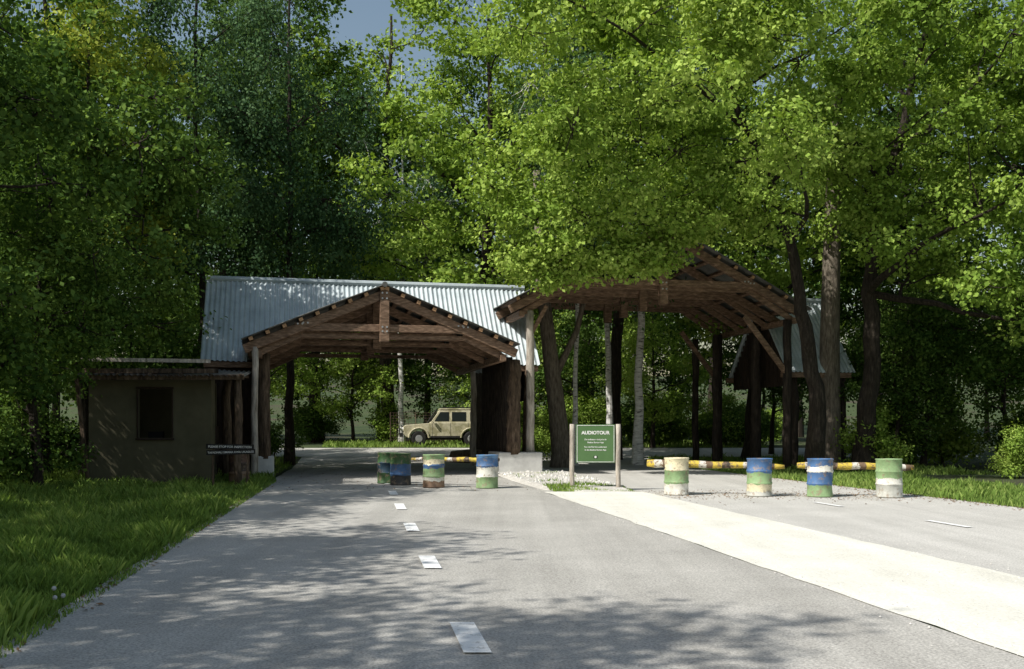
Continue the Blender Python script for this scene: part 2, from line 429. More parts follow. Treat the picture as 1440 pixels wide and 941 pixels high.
def crown_lobes(seed, c, R, Rz, n, r0, r1, inner=.35):
    rnd = random.Random(seed); out = []
    while len(out) < n:
        d = Vector([rnd.gauss(0, 1) for _ in range(3)]).normalized()
        t = inner + (1 - inner) * rnd.random() ** .6
        q = Vector((c[0] + d.x * R * t, c[1] + d.y * R * t, c[2] + d.z * Rz * t))
        out.append((q, rnd.uniform(r0, r1)))
    return out

M = {}
M['beechA'] = make_tree_mesh('beechA', 1, [(0, 0, 0), (.3, .1, 6), (-.2, 0, 13), (.1, 0, 21)], .32, crown_lobes(1, (0, 0, 13.5), 4.8, 9.0, 48, 1.0, 1.9), 16, 30, .21, [bark, leaf_mid], csig=.28)
M['beechB'] = make_tree_mesh('beechB', 2, [(0, 0, 0), (-.4, .2, 5), (.3, .3, 12), (.4, 0, 20)], .36, crown_lobes(2, (0, 0, 13), 5.4, 8.4, 50, 1.0, 2.0), 16, 32, .2, [bark, leaf_oak], csig=.27)
M['birchA'] = make_tree_mesh('birchA', 3, [(0, 0, 0), (.2, .1, 6), (-.1, 0, 14), (.0, 0, 23)], .2, crown_lobes(3, (0, 0, 14.5), 3.8, 9, 44, 1.0, 1.7), 17, 36, .14, [birch_bark, leaf_dark], csig=.28, droop=.8)
M['birchD'] = M['birchA'].copy(); M['birchD'].materials[0] = bark
M['yellow'] = make_tree_mesh('yellow', 4, [(0, 0, 0), (.3, 0, 6), (0, .3, 12), (.2, 0, 19)], .28, crown_lobes(4, (0, 0, 13), 4.4, 8, 40, .9, 1.6), 17, 34, .16, [bark, leaf_yel])
M['under'] = make_tree_mesh('under', 5, [(0, 0, 0), (.2, .1, 2.5), (-.1, 0, 5), (.1, 0, 8)], .12, crown_lobes(5, (0, 0, 5), 2.6, 4.0, 26, .7, 1.3), 14, 32, .145, [bark, leaf_mid], attach=.1)
M['underB'] = make_tree_mesh('underB', 15, [(0, 0, 0), (.2, .1, 2.5), (-.1, 0, 5), (.1, 0, 8)], .12, crown_lobes(15, (0, 0, 5), 2.6, 4.0, 26, .7, 1.3), 14, 32, .145, [bark, leaf_oak], attach=.1)
M['shrub'] = make_tree_mesh('shrub', 6, [(0, 0, 0), (.1, .1, .7), (0, 0, 1.4), (.1, 0, 2.0)], .05, crown_lobes(6, (0, 0, 1.1), 1.3, 1.0, 14, .5, .8), 12, 32, .115, [bark, leaf_mid], csig=.2, attach=.05)
M['shrubB'] = make_tree_mesh('shrubB', 7, [(0, 0, 0), (.1, .1, .7), (0, 0, 1.6), (.1, 0, 2.6)], .05, crown_lobes(7, (0, 0, 1.5), 1.2, 1.4, 15, .5, .9), 12, 32, .125, [bark, leaf_oak], csig=.2, attach=.05)
M['small'] = make_tree_mesh('small', 8, [(0, 0, 0), (.2, .1, 3), (-.1, 0, 6), (.1, 0, 10)], .17, crown_lobes(8, (0, 0, 6.2), 3.0, 4.6, 38, .7, 1.4), 16, 40, .12, [bark, leaf_mid], csig=.22, attach=.15)
M['airy'] = make_tree_mesh('airy', 9, [(0, 0, 0), (.2, .1, 3), (-.1, 0, 6), (.1, 0, 10)], .14, crown_lobes(9, (0, 0, 6.8), 3.2, 3.8, 28, .6, 1.1), 11, 30, .13, [bark, leaf_mid], csig=.22, attach=.15)

def place(kind, name, x, y, s=1.0, rot=None, parent=None, sz=None):
    o = bpy.data.objects.new(name, M[kind]); COL.objects.link(o)
    o.location = (x, y, gh(y)); o.rotation_euler = (0, 0, random.uniform(0, 6.28) if rot is None else rot)
    o.scale = (s, s, sz or s)
    if parent: o.parent = parent
    return o

lob = crown_lobes(21, (5.3, 32.2, 12.6), 6.8, 5.8, 84, .8, 1.6, .3)
lob = [(c, r) for c, r in lob if not (c.z < 8.3 and c.y > 32.6) and not (c.z < 7.6)]
lob += [(Vector((.8, 31.6, 8.2)), 1.3), (Vector((2.2, 31.2, 7.9)), 1.3), (Vector((3.6, 31.4, 8.0)), 1.2), (Vector((5.2, 31.5, 8.3)), 1.1), (Vector((0.2, 31.6, 7.5)), 1.0), (Vector((1.6, 31.2, 7.0)), .8), (Vector((8.2, 32, 8.5)), 1.2), (Vector((-.3, 31.8, 10.5)), 1.3), (Vector((-.4, 31.5, 9.2)), 1.0),
        (Vector((2.9, 31.9, 7.2)), .9), (Vector((4.0, 32.2, 7.3)), .9), (Vector((5.0, 32.4, 7.6)), .85), (Vector((0.5, 31.9, 6.8)), .7), (Vector((3.5, 31.6, 6.9)), .6), (Vector((6.3, 32.2, 8.4)), .9), (Vector((7.2, 31.9, 8.9)), 1.0), (Vector((2.2, 31.8, 6.7)), .55), (Vector((4.6, 31.9, 6.95)), .5), (Vector((1.3, 31.7, 6.5)), .5)]
me = make_tree_mesh('oak_tree', 22, [(10.6, 34.4, 0), (10.4, 34.3, 3), (9.9, 34.1, 5.6), (9.3, 33.7, 8.5), (7.6, 33, 12), (6.2, 32.5, 16)], .33, lob, 21, 46, .14, [bark, leaf_oak], csig=.22, nmain=9, attach=.42)
o = bpy.data.objects.new('oak_tree', me); COL.objects.link(o)
lob = crown_lobes(31, (15.5, 33.5, 12.5), 6.0, 6.6, 66, .8, 1.6, .3)
lob = [(c, r) for c, r in lob if c.z > 6.8]
lob += [(Vector((14.2, 30.5, 6.1)), 1.1), (Vector((16, 31.2, 6)), 1.2), (Vector((17.0, 32, 4.8)), 1.1), (Vector((15.6, 30.6, 7.4)), 1.1)]
me = make_tree_mesh('oak_tree', 32, [(12.6, 35.6, 0), (12.8, 35.5, 4), (12.7, 35.3, 8), (13.6, 34.6, 12), (14.5, 34, 17)], .38, lob, 19, 44, .15, [bark, leaf_oak], csig=.22, nmain=8, attach=.4)
o = bpy.data.objects.new('oak_tree', me); COL.objects.link(o)

for (k, n_, x, y, s) in [
    ('beechA', 'beech_tree', -27, 38, 1.0), ('beechB', 'beech_tree', -21.5, 40, .96), ('yellow', 'maple_tree', -15.8, 33.5, .95),
    ('birchD', 'birch_tree', -12.8, 40.5, 1.0), ('birchD', 'birch_tree', -9.4, 42, 1.0),
    ('beechB', 'beech_tree', -1.4, 45, 1.02), ('beechA', 'beech_tree', 4.5, 45, 1.05), ('beechB', 'beech_tree', 10.5, 44, 1.0),
    ('beechA', 'beech_tree', 17, 43, 1.0), ('beechA', 'beech_tree', 24, 41, 1.0),
    ('beechA', 'beech_tree', -24, 56, 1.2), ('beechA', 'beech_tree', -17.5, 60, 1.25), ('beechA', 'beech_tree', -12.5, 64, 1.3),
    ('beechB', 'beech_tree', -7.6, 62, 1.34), ('beechA', 'beech_tree', -1.5, 67, 1.2), ('beechA', 'beech_tree', 5, 63, 1.1), ('beechA', 'beech_tree', 12, 60, 1.1),
    ('beechA', 'beech_tree', 21, 57, 1.1), ('beechA', 'beech_tree', -34, 50, 1.1)]:
    place(k, n_, x, y, s)
df = empty('distant_forest')
rr = random.Random(8)
for i in range(10):
    place('beechA', 'tree_clump', -46 + i * 10 + rr.uniform(-2, 2), rr.uniform(76, 86), rr.uniform(1.0, 1.2), parent=df)
for i in range(16):
    place('under', 'tree_clump', -40 + i * 5.2 + rr.uniform(-1, 1), rr.uniform(67, 74), rr.uniform(1.1, 1.5), parent=df)

for (k, x, y, s, r_) in [('small', -12.4, 21.0, 1.15, .4), ('small', -11.9, 25.0, .8, 2.4), ('small', -14.6, 27.5, 1.2, 4.0), ('small', -12.0, 7.0, 1.2, 1.4), ('small', -9.4, 0.4, 1.3, 3.2), ('small', -13.4, 14.0, 1.1, 5.2), ('small', -14.5, 2.0, 1.3, 5.9), ('small', -13.0, 30.6, 1.35, 2.0), ('airy', -12.6, 10.5, 1.2, 1.0), ('airy', -6.2, -4.2, 1.3, 1.0), ('airy', -13.8, 18.0, 1.2, 3.0)]:
    place(k, 'hazel_tree', x, y, s, r_)
place('yellow', 'maple_tree', -18.5, 28, .8, 1)

for (x, y, s) in [(5.3, 42, 1.0), (4.4, 44.5, .8), (-6.7, 60.5, .9), (2.6, 41.6, .6)]:
    place('birchA', 'birch_tree', x, y, s, sz=1.0)
for (k, x, y, s) in [('under', -15.5, 47, .9), ('underB', -15, 60, 1.1), ('underB', -9.8, 61.5, 1.0), ('under', -5.5, 64, 1.1), ('underB', -2, 61.5, .9), ('underB', 1.4, 60, 1.1), ('under', 3.5, 56, 1.0), ('underB', 7.5, 53, 1), ('under', 12.5, 48, 1), ('under', 16.5, 40, 1), ('under', 19, 36.5, 1.0), ('under', -18, 36, 1), ('under', -14.5, 38, .9), ('under', 14.8, 38.5, .8), ('under', 17.5, 46, 1.1), ('under', 22, 44, 1.1)]:
    place(k, 'understory_tree', x, y, s)
rr = random.Random(12)
for i in range(46):
    x, y = rr.choice([(rr.uniform(12, 22), rr.uniform(35.5, 42)), (rr.uniform(-20, -12), rr.uniform(28, 40)), (rr.uniform(-14, 16), rr.uniform(58, 64)), (rr.uniform(3, 14), rr.uniform(54, 57))])
    if -16 < x < -12 and y < 30: x -= 3
    place(rr.choice(['shrub', 'shrub', 'shrubB']), 'shrub', x, y, rr.uniform(.7, 1.3))
for (x, y, s) in [(16.1, 31.6, .6), (-12.4, 25.2, .9), (-13.2, 22.5, 1), (-12.6, 18.6, .9), (2.0, 47, .8), (.9, 43.4, .6), (-11, 46, .8), (-10.8, 41.5, .7)]:
    place('shrubB' if x > 0 else 'shrub', 'shrub', x, y, s)

mb = MB(); mb.tube([(2.0, 40.2, -.2), (2.0, 40.2, .6), (1.85, 40.2, 2), (1.6, 40.1, 4), (1.2, 40.2, 7.5), (1.0, 40.3, 12)], [.55, .4, .36, .32, .25, .15], 14, 0, .05)
mb.tube([(1.65, 40.1, 3.5), (2.6, 40, 5.5), (3.2, 40, 8)], [.16, .12, .06], 8, 0, .05)
mb.obj('oak_trunk', [bark_light], smooth=True)
mb = MB(); mb.tube([(12.2, 38.2, -.2), (12.2, 38.2, .6), (12.2, 38.2, 5), (12.3, 38.2, 10), (12.2, 37.2, 15)], [.5, .4, .36, .3, .18], 14, 0, .05)
mb.obj('oak_trunk', [bark_light], smooth=True)

# ------------------------------------------------------------ gatehouses
ANG = math.radians(12.5)
OX, OY = -8.23, 30.9
def corr(mb, org, wdir, wlen, ddir, dlen, nrm, pitch=.15, amp=.022, mat=0, keep=None, rows=10):
    org = Vector(org); wdir = Vector(wdir).normalized(); ddir = Vector(ddir).normalized(); nrm = Vector(nrm).normalized()
    nc = int(wlen / pitch * 6); vs = []
    rnd = random.Random(int(abs(org.x * 100 + org.z * 31)))
    so = [rnd.uniform(-.01, .01) for _ in range(100)]
    for j in range(rows + 1):
        for i in range(nc + 1):
            w = wlen * i / nc; d = dlen * j / rows
            if j == rows: d += so[int(w / .9) % 100] * 4
            h = amp * math.sin(2 * math.pi * w / pitch) + so[int(w / .9) % 100] + .015 * math.sin(w * .9 + d * .7)
            vs.append(org + wdir * w + ddir * d + nrm * h)
    fs = []
    for j in range(rows):
        for i in range(nc):
            f = (j * (nc + 1) + i, j * (nc + 1) + i + 1, (j + 1) * (nc + 1) + i + 1, (j + 1) * (nc + 1) + i)
            if keep:
                c = (vs[f[0]] + vs[f[2]]) / 2
                if not keep(c): continue
            fs.append(f)
    mb.add(vs, fs, mat)

def portal(parent, a0, a1, b0, b1, ze, rise, frames):
    ac = (a0 + a1) / 2; hw = (a1 - a0) / 2; sl = math.atan2(rise, hw)
    T = MB(); D = MB()
    cs, sn = math.cos(sl), math.sin(sl)
    for fi, b in enumerate(frames):
        for s in (-1, 1):
            e = (ac + s * (hw - .05), b, ze - .22)
            T.beam((e[0] + s * .15 * cs, b + s * .004, e[2] - .15 * sn), (ac, b + s * .004, ze + rise - .2), .16, .28)
            k1 = (ac + s * hw * .94, b, ze - .42); k2 = (ac + s * hw * .60, b, ze + rise * .40 - .42)
            T.beam((k1[0], b + .16 + s * .003, k1[2]), (k2[0], b + .16 + s * .003, k2[2] - .02), .12, .2)
        T.beam((ac - hw * .66, b + .02, ze + rise * .32 - .1), (ac + hw * .66, b + .02, ze + rise * .32 - .1), .12, .24)
        T.beam((ac - hw * .62, b + .17, ze + rise * .40 - .5), (ac + hw * .62, b + .17, ze + rise * .40 - .5), .1, .14)
        T.box((ac, b - .05, ze + rise * .5), (.3, .24, rise * .98))
        if fi == 0:
            for (da, zz) in [(0, ze + rise * .9), (0, ze + rise * .8), (0, ze + rise * .28), (0, ze + rise * .2),
                             (-hw * .62, ze + rise * .31), (-hw * .58, ze + rise * .33), (hw * .62, ze + rise * .31), (hw * .58, ze + rise * .33)]:
                for q in (-.07, .07):
                    D.tube([(ac + da + q, b - .19 if da == 0 else b - .10, zz), (ac + da + q, b - .17 if da == 0 else b - .07, zz)], [.03, .03], 8)
    T.obj('trusses', [timber], parent, bevel=.012)
    D.obj('bolts', [steel], parent)
    Pn = MB()
    n = 8
    for s in (-1, 1):
        for i in range(n + 1):
            t = (i + .15) / (n + .4)
            a = ac + s * hw * t; z = ze + rise * (1 - t) - .01
            R = Matrix.Rotation(s * sl, 3, 'Y')
            Pn.box((a, (b0 + b1) / 2 - .02, z), (.13, b1 - b0 + .3, .11), 0, R)
            Pn.box((a, b0 - .174, z), (.125, .012, .105), 1, R)
    Pn.obj('purlins', [timber, timber_end], parent)
    C = MB()
    Ls = math.hypot(hw, rise) + .22
    for s in (-1, 1):
        corr(C, (ac, b0 - .25, ze + rise + .09), (0, 1, 0), b1 - b0 + .5, (s * cs, 0, -sn), Ls, (s * sn, 0, cs), .15, .02)
    C.tube([(ac, b0 - .26, ze + rise + .08), (ac, b1 + .26, ze + rise + .08)], [.09, .09], 8)
    C.obj('portal_roof', [tin_old], parent)
    E = MB()
    for a in (a0 + .35, a1 - .35):
        E.box((a, (b0 + b1) / 2, ze - .42), (.2, b1 - b0 - .1, .22), 0)
    E.obj('eave_plates', [timber], parent, bevel=.012)

gA = empty('entrance_gatehouse', (OX, OY, 0), ANG)
portal(gA, 0, 8.5, 0, 9.0, 4.33, 1.75, [0.05, 2.9, 5.9, 8.9])
def gable_z(a, a0=0, a1=8.5, ze=4.33, rise=1.75):
    hw = (a1 - a0) / 2; return ze + rise * (1 - abs(a - (a0 + a1) / 2) / hw) + .09
def keepA(c):
    if -.1 < c.x < 8.6 and c.z < gable_z(c.x): return False
    return True
R_ = MB(); dl = math.hypot(2.56, 3.05)
corr(R_, (-1.6, 5.06, 6.9), (1, 0, 0), 11.6, (0, -2.56, -3.05), dl, (0, -3.05, 2.56), .17, .025, 0, keepA, 40)
corr(R_, (-1.6, 5.06, 6.9), (1, 0, 0), 11.6, (0, 2.56, -3.05), dl, (0, 3.05, 2.56), .17, .025, 0, keepA, 40)
R_.tube([(-1.62, 5.06, 6.93), (10.02, 5.06, 6.93)], [.11, .11], 8)
R_.obj('corrugated_roof', [tin], gA)
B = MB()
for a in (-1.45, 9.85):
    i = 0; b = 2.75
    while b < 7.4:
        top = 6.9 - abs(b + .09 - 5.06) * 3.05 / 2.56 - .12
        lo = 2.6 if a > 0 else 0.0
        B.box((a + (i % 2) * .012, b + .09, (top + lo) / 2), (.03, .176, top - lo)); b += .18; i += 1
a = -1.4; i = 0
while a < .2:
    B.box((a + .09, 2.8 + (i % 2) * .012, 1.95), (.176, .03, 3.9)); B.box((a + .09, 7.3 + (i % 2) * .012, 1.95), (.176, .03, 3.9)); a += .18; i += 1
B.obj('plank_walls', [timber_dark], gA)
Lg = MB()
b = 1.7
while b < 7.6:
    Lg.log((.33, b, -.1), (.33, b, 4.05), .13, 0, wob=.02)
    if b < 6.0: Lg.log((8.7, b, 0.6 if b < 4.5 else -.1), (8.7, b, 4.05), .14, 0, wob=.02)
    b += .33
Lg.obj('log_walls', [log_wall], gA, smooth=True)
Pp = MB()
Pp.log((.22, 0.0, -.1), (.25, 0.05, 4.12), .11, 0, jit=.08)
Pp.log((.35, 8.8, -.1), (.35, 8.8, 4.0), .13, 0)
Pp.log((8.75, 8.8, -.1), (8.75, 8.8, 4.0), .13, 0)
Pp.log((9.50, 1.95, .7), (9.48, 1.9, 5.7), .15, 0, jit=.1)
Pp.obj('pale_posts', [log_pale], gA, smooth=True)
Pd = MB()
Pd.log((8.85, 1.6, .7), (8.87, 1.7, 3.95), .25, 0, jit=.13, n=14, sides=16)
Pd.log((9.55, 2.5, .7), (9.6, 2.5, 3.9), .17, 0, jit=.1)
Pd.log((9.6, 6.6, 0), (9.6, 6.6, 3.9), .17, 0, jit=.1)
Pd.log((.5, .9, .6), (.5, .9, 4.0), .2, 0, jit=.1)
Pd.obj('bark_posts', [log_dark], gA, smooth=True)
Cb = MB(); Cb.box((9.05, 2.35, .38), (1.55, 1.9, .76)); Cb.box((.5, 1.2, .35), (.6, 1.0, .7))
Cb.obj('concrete_plinths', [concrete], gA, bevel=.03)
Eb = MB(); Eb.box((9.3, 2.62, 3.72), (1.3, .16, .2)); Eb.box((-.6, 2.62, 3.72), (1.8, .16, .2))
Eb.obj('wall_plates', [timber], gA, bevel=.012)

gB = empty('entrance_gatehouse', (OX, OY, 0), ANG)
portal(gB, 8.82, 19.9, 1.7, 8.3, 6.0, 2.85, [1.75, 3.9, 6.1, 8.2])
R2 = MB()
corr(R2, (19.6, 5.06, 6.75), (1, 0, 0), 2.9, (0, -2.56, -3.0), dl, (0, -3.0, 2.56), .17, .025)
corr(R2, (19.6, 5.06, 6.75), (1, 0, 0), 2.9, (0, 2.56, -3.0), dl, (0, 3.0, 2.56), .17, .025)
R2.tube([(19.58, 5.06, 6.78), (22.52, 5.06, 6.78)], [.11, .11], 8)
R2.obj('corrugated_roof', [tin], gB)
P2 = MB()
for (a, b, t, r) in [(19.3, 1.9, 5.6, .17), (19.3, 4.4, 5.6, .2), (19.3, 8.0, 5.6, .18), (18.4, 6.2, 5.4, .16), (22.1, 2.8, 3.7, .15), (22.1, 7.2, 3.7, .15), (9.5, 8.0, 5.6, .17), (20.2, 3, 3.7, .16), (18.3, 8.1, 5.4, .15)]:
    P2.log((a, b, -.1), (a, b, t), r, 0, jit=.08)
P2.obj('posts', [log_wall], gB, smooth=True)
B2 = MB()
for (a, b) in [(19.3, 1.9), (19.3, 8.0)]:
    B2.beam((a, b, 3.6), (a - 1.7, b, 5.7), .14, .18)
B2.beam((9.5, 1.95, 4.8), (10.1, 1.95, 5.9), .12, .14)
B2.box((20.9, 2.62, 3.62), (2.9, .16, .2)); B2.box((20.9, 7.5, 3.62), (2.9, .16, .2))
i = 0; b = 2.75
while b < 7.4:
    top = 6.75 - abs(b + .09 - 5.06) * 3.0 / 2.56 - .12
    B2.box((19.75 + (i % 2) * .012, b + .09, (top + 3.2) / 2), (.03, .176, top - 3.2), 1); b += .18; i += 1
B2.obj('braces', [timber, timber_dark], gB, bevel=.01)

# ------------------------------------------------------------ guard booth
gb = empty('guard_booth', (OX, OY, 0), ANG)
W = MB()
def wallbox(a0, a1, z0, z1, b=-3.4, t=.14): W.box(((a0 + a1) / 2, b, (z0 + z1) / 2), (a1 - a0, t, z1 - z0))
wallbox(-3.95, -2.68, 0, 3.0); wallbox(-1.84, -.8, 0, 3.0); wallbox(-2.68, -1.84, 0, 1.33); wallbox(-2.68, -1.84, 2.66, 3.0)
W.box((-3.88, -1.4, 1.5), (.14, 3.85, 3.0)); W.box((-.87, -2.7, 1.5), (.14, 1.25, 3.0)); W.box((-2.4, .6, 1.5), (2.9, .14, 3.0))
W.obj('walls', [boothwall], gb)
F = MB()
F.box((-2.26, -3.49, 2.69), (.98, .06, .05)); F.box((-2.26, -3.50, 1.30), (1.0, .09, .05)); F.box((-2.71, -3.49, 1.995), (.04, .06, 1.32)); F.box((-1.81, -3.49, 1.995), (.04, .06, 1.32))
F.box((-.84, -1.2, 1.1), (.06, 1.7, 1.1))
F.obj('window_frame', [timber_dark], gb, bevel=.008)
F = MB()
F.beam((-4.05, -4.0, 2.93), (.1, -4.0, 2.98), .09, .14); F.beam((-4.05, -3.62, 3.12), (-.6, -3.62, 3.16), .06, .13)
F.beam((-3.9, -3.7, 0), (-4.15, -4.0, 2.9), .1, .1)
for k in range(6): F.beam((-3.9 + k * .78, -4.05, 3.02), (-3.9 + k * .78, .7, 3.22), .07, .09)
F.obj('frame_timbers', [log_dark], gb, bevel=.008)
I = MB(); I.box((-2.2, -2.2, .5), (1.6, .5, 1.0)); I.box((-2.35, -2.5, 1.25), (.4, .3, .5)); I.obj('counter', [dark], gb)
Rf = MB()
corr(Rf, (-4.2, .7, 3.42), (1, 0, 0), 4.35, (0, -4.9, -.42), 4.9, (0, -.42, 4.9), .15, .022, rows=14)
corr(Rf, (-4.0, -2.2, 3.5), (1, 0, 0), 3.1, (0, -1.6, -.1), 1.5, (0, -.1, 1.6), .15, .02)
Rf.obj('roof', [tin_old], gb)
Rg = MB(); Rg.box((-2.45, -3.72, 3.42), (3.3, .05, .1)); Rg.obj('roof_board', [log_pale], gb)
Ps2 = MB(); Ps2.log((-.05, -3.85, -.1), (-.1, -3.85, 2.95), .1, 0, jit=.08); Ps2.log((-.2, -1.6, -.1), (-.2, -1.6, 3.05), .14, 0, jit=.1); Ps2.log((-.55, -.8, -.1), (-.55, -.8, 3.05), .14, 0, jit=.1)
Ps2.obj('porch_posts', [log_dark], gb, smooth=True)

def text(body, size, loc, rot, parent, mat, name='lettering', bold=0.0):
    c = bpy.data.curves.new(name, 'FONT'); c.body = body; c.size = size; c.align_x = 'CENTER'; c.extrude = .002; c.offset = bold
    c.materials.append(mat); o = bpy.data.objects.new(name, c); COL.objects.link(o)
    o.location = loc; o.rotation_euler = rot; o.parent = parent
    return o

ns = empty('inspection_notice', (-7.25, 25.6, 0.1), math.radians(8))
mb = MB(); mb.box((0, 0, 1.02), (1.2, .03, .13), 0, Matrix.Rotation(.02, 3, 'Y')); mb.box((.02, .004, .88), (1.22, .03, .13), 0, Matrix.Rotation(-.02, 3, 'Y'))
mb.obj('boards', [black_board], ns)
mb = MB(); mb.log((-.42, .07, -.2), (-.42, .07, 1.05), .03, 0, n=3, sides=6); mb.log((.42, .07, -.2), (.42, .07, 1.05), .03, 0, n=3, sides=6); mb.obj('stakes', [log_dark], ns)
text('PLEASE STOP FOR INSPECTION', .078, (0, -.02, .99), (math.radians(90), 0.02, 0), ns, white_paint, bold=.001)
text('TAFADHALI SIMAMA KWA UKAGUZI', .07, (.02, -.016, .855), (math.radians(90), -.02, 0), ns, white_paint, bold=.001)

sg = empty('audio_tour_sign', (2.13, 25.4, 0), 0)
mb = MB()
for x in (-.6, .58): mb.log((x, 0, -.1), (x, 0, 1.7), .062, 0, n=6, sides=12, wob=.006, jit=.03, taper=.97)
mb.obj('posts', [log_pale], sg, smooth=True)
mb = MB(); mb.box((0, 0, 1.2), (1.0, .03, .98)); mb.obj('panel', [sign_green], sg, bevel=.004)
mb = MB()
for (c, d) in [((0, -.02, 1.665), (.95, .006, .012)), ((0, -.02, .735), (.95, .006, .012)), ((-.47, -.02, 1.2), (.012, .006, .918)), ((.47, -.02, 1.2), (.012, .006, .918))]: mb.box(c, d)
mb.obj('border', [white_paint], sg)
RX = math.radians(90)
text('AUDIOTOUR', .12, (0, -.018, 1.44), (RX, 0, 0), sg, white_paint, bold=.004)
for i, t in enumerate(['De audiotour vind je in de', 'Beekse Bergen App']): text(t, .052, (0, -.018, 1.29 - i * .075), (RX, 0, 0), sg, white_paint, bold=.001)
for i, t in enumerate(['You can find the audio tour', 'in the Beekse Bergen App']): text(t, .052, (0, -.018, 1.1 - i * .075), (RX, 0, 0), sg, white_paint, bold=.001)
mb = MB(); mb.box((0, -.018, .86), (.1, .004, .06), 0); mb.tube([(0, -.02, .86), (0, -.024, .86)], [.03, .03], 12, 1); mb.obj('emblem', [black_board, white_paint], sg)

# ------------------------------------------------------------ oil drums
def drum_mat(bands, seed):
    m, nt, p = newmat('drum_paint')
    tc = nt.nodes.new('ShaderNodeTexCoord'); sx = nt.nodes.new('ShaderNodeSeparateXYZ'); nt.links.new(tc.outputs['Object'], sx.inputs[0])
    mp = nt.nodes.new('ShaderNodeMapping'); mp.inputs['Location'].default_value = (seed * 3.1, seed, 0); nt.links.new(tc.outputs['Object'], mp.inputs[0])
    nz = noise(nt, mp.outputs[0], 5, 5)
    f = mathn(nt, 'ADD', mathn(nt, 'DIVIDE', sx.outputs[2], .88), mathn(nt, 'MULTIPLY', mathn(nt, 'SUBTRACT', nz, .5), .2))
    r = ramp(nt, bands, 'CONSTANT'); nt.links.new(f, r.inputs[0])
    n2 = noise(nt, mp.outputs[0], 7, 8, .75)
    wr = ramp(nt, [(0.53, (0, 0, 0)), (0.6, (1, 1, 1))]); nt.links.new(n2, wr.inputs[0])
    c = mixc(nt, mathn(nt, 'MULTIPLY', wr.outputs[0], .75), r.outputs[0], (0.3, 0.22, 0.15))
    n3 = noise(nt, mp.outputs[0], 2.5, 6, .7); r3 = ramp(nt, [(.3, (.55, .55, .53)), (.6, (1.05, 1.05, 1.05))]); nt.links.new(n3, r3.inputs[0])
    c = mixc(nt, 1.0, c, r3.outputs[0], 'MULTIPLY')
    nt.links.new(c, p.inputs['Base Color']); p.inputs['Roughness'].default_value = .6
    bump(nt, p, n2, .3, .01)
    return m
BL = (.07, .16, .34); GR = (.28, .42, .2); WH = (.76, .74, .66); CR = (.78, .7, .48); DG = (.05, .12, .04); BR = (.26, .16, .1); GY = (.55, .55, .5); LB = (.12, .27, .5)
drums = [(-3.59, 28.7, [(0, DG), (.35, (.02, .06, .1)), (.68, DG)]), (-3.12, 27.9, [(0, (.05, .05, .05)), (.3, BL), (.66, DG)]),
         (-2.1, 26.7, [(0, BR), (.2, WH), (.3, GR), (.58, BL), (.7, CR), (.85, GR)]), (-.66, 26.4, [(0, GR), (.33, WH), (.64, BL), (.9, LB)]),
         (3.93, 23.8, [(0, WH), (.3, GR), (.66, CR)]), (5.78, 23.3, [(0, GY), (.12, CR), (.32, GR), (.62, BL)]),
         (7.14, 23.1, [(0, GR), (.3, BL), (.63, WH), (.8, BL)]), (8.68, 22.9, [(0, GY), (.34, WH), (.5, GR), (.62, GR)])]
drums.append((-7.75, 28.3, [(0, BR), (.4, (.08, .05, .04)), (.7, (.12, .06, .04))]))
for i, (x, y, bands) in enumerate(drums):
    mb = MB(); prof = [(0, .0), (.28, 0), (.295, .005), (.3, .02), (.29, .035), (.288, .27), (.298, .285), (.303, .3), (.298, .315), (.288, .33), (.288, .56), (.298, .575), (.303, .59), (.298, .605), (.288, .62), (.288, .845), (.3, .86), (.3, .875), (.292, .88), (.28, .875), (.278, .86), (0, .858)]
    S = 32; vs = []
    rs = random.Random(i); dent = [(rs.uniform(0, 6.28), rs.uniform(.1, .85), rs.uniform(.008, .026)) for _ in range(9)]
    tx, ty = rs.uniform(-.02, .02), rs.uniform(-.02, .02)
    for (r_, z) in prof:
        for k in range(S):
            t = 2 * math.pi * k / S; q = r_
            if r_ > .2:
                for (dt, dz, am) in dent:
                    da = math.atan2(math.sin(t - dt), math.cos(t - dt)); q -= am * math.exp(-(da / .35) ** 2 - ((z - dz) / .09) ** 2)
            vs.append((q * math.cos(t) + tx * z, q * math.sin(t) + ty * z, z))
    fs = [(a * S + k, a * S + (k + 1) % S, (a + 1) * S + (k + 1) % S, (a + 1) * S + k) for a in range(len(prof) - 1) for k in range(S)]
    mb.add(vs, fs)
    mb.obj('oil_drum', [drum_mat(bands, i)], smooth=True, loc=(x, y, .012), rotz=i * 1.3)

pole_m, nt, p = newmat('barrier_paint')
tc = nt.nodes.new('ShaderNodeTexCoord'); sx = nt.nodes.new('ShaderNodeSeparateXYZ'); nt.links.new(tc.outputs['Object'], sx.inputs[0])
nz = noise(nt, tc.outputs['Object'], 6, 5)
f = mathn(nt, 'FRACT', mathn(nt, 'ADD', mathn(nt, 'DIVIDE', sx.outputs[0], 1.05), mathn(nt, 'MULTIPLY', nz, .25)), 0)
r = ramp(nt, [(0, (.62, .46, .06)), (.3, (.65, .62, .55)), (.48, (.16, .1, .06)), (.6, (.62, .46, .06)), (.84, (.05, .04, .03))], 'CONSTANT'); nt.links.new(f, r.inputs[0])
n2 = noise(nt, tc.outputs['Object'], 12, 8, .75); wr = ramp(nt, [(.5, (0, 0, 0)), (.58, (1, 1, 1))]); nt.links.new(n2, wr.inputs[0])
nt.links.new(mixc(nt, wr.outputs[0], r.outputs[0], (.2, .13, .08)), p.inputs['Base Color']); p.inputs['Roughness'].default_value = .7
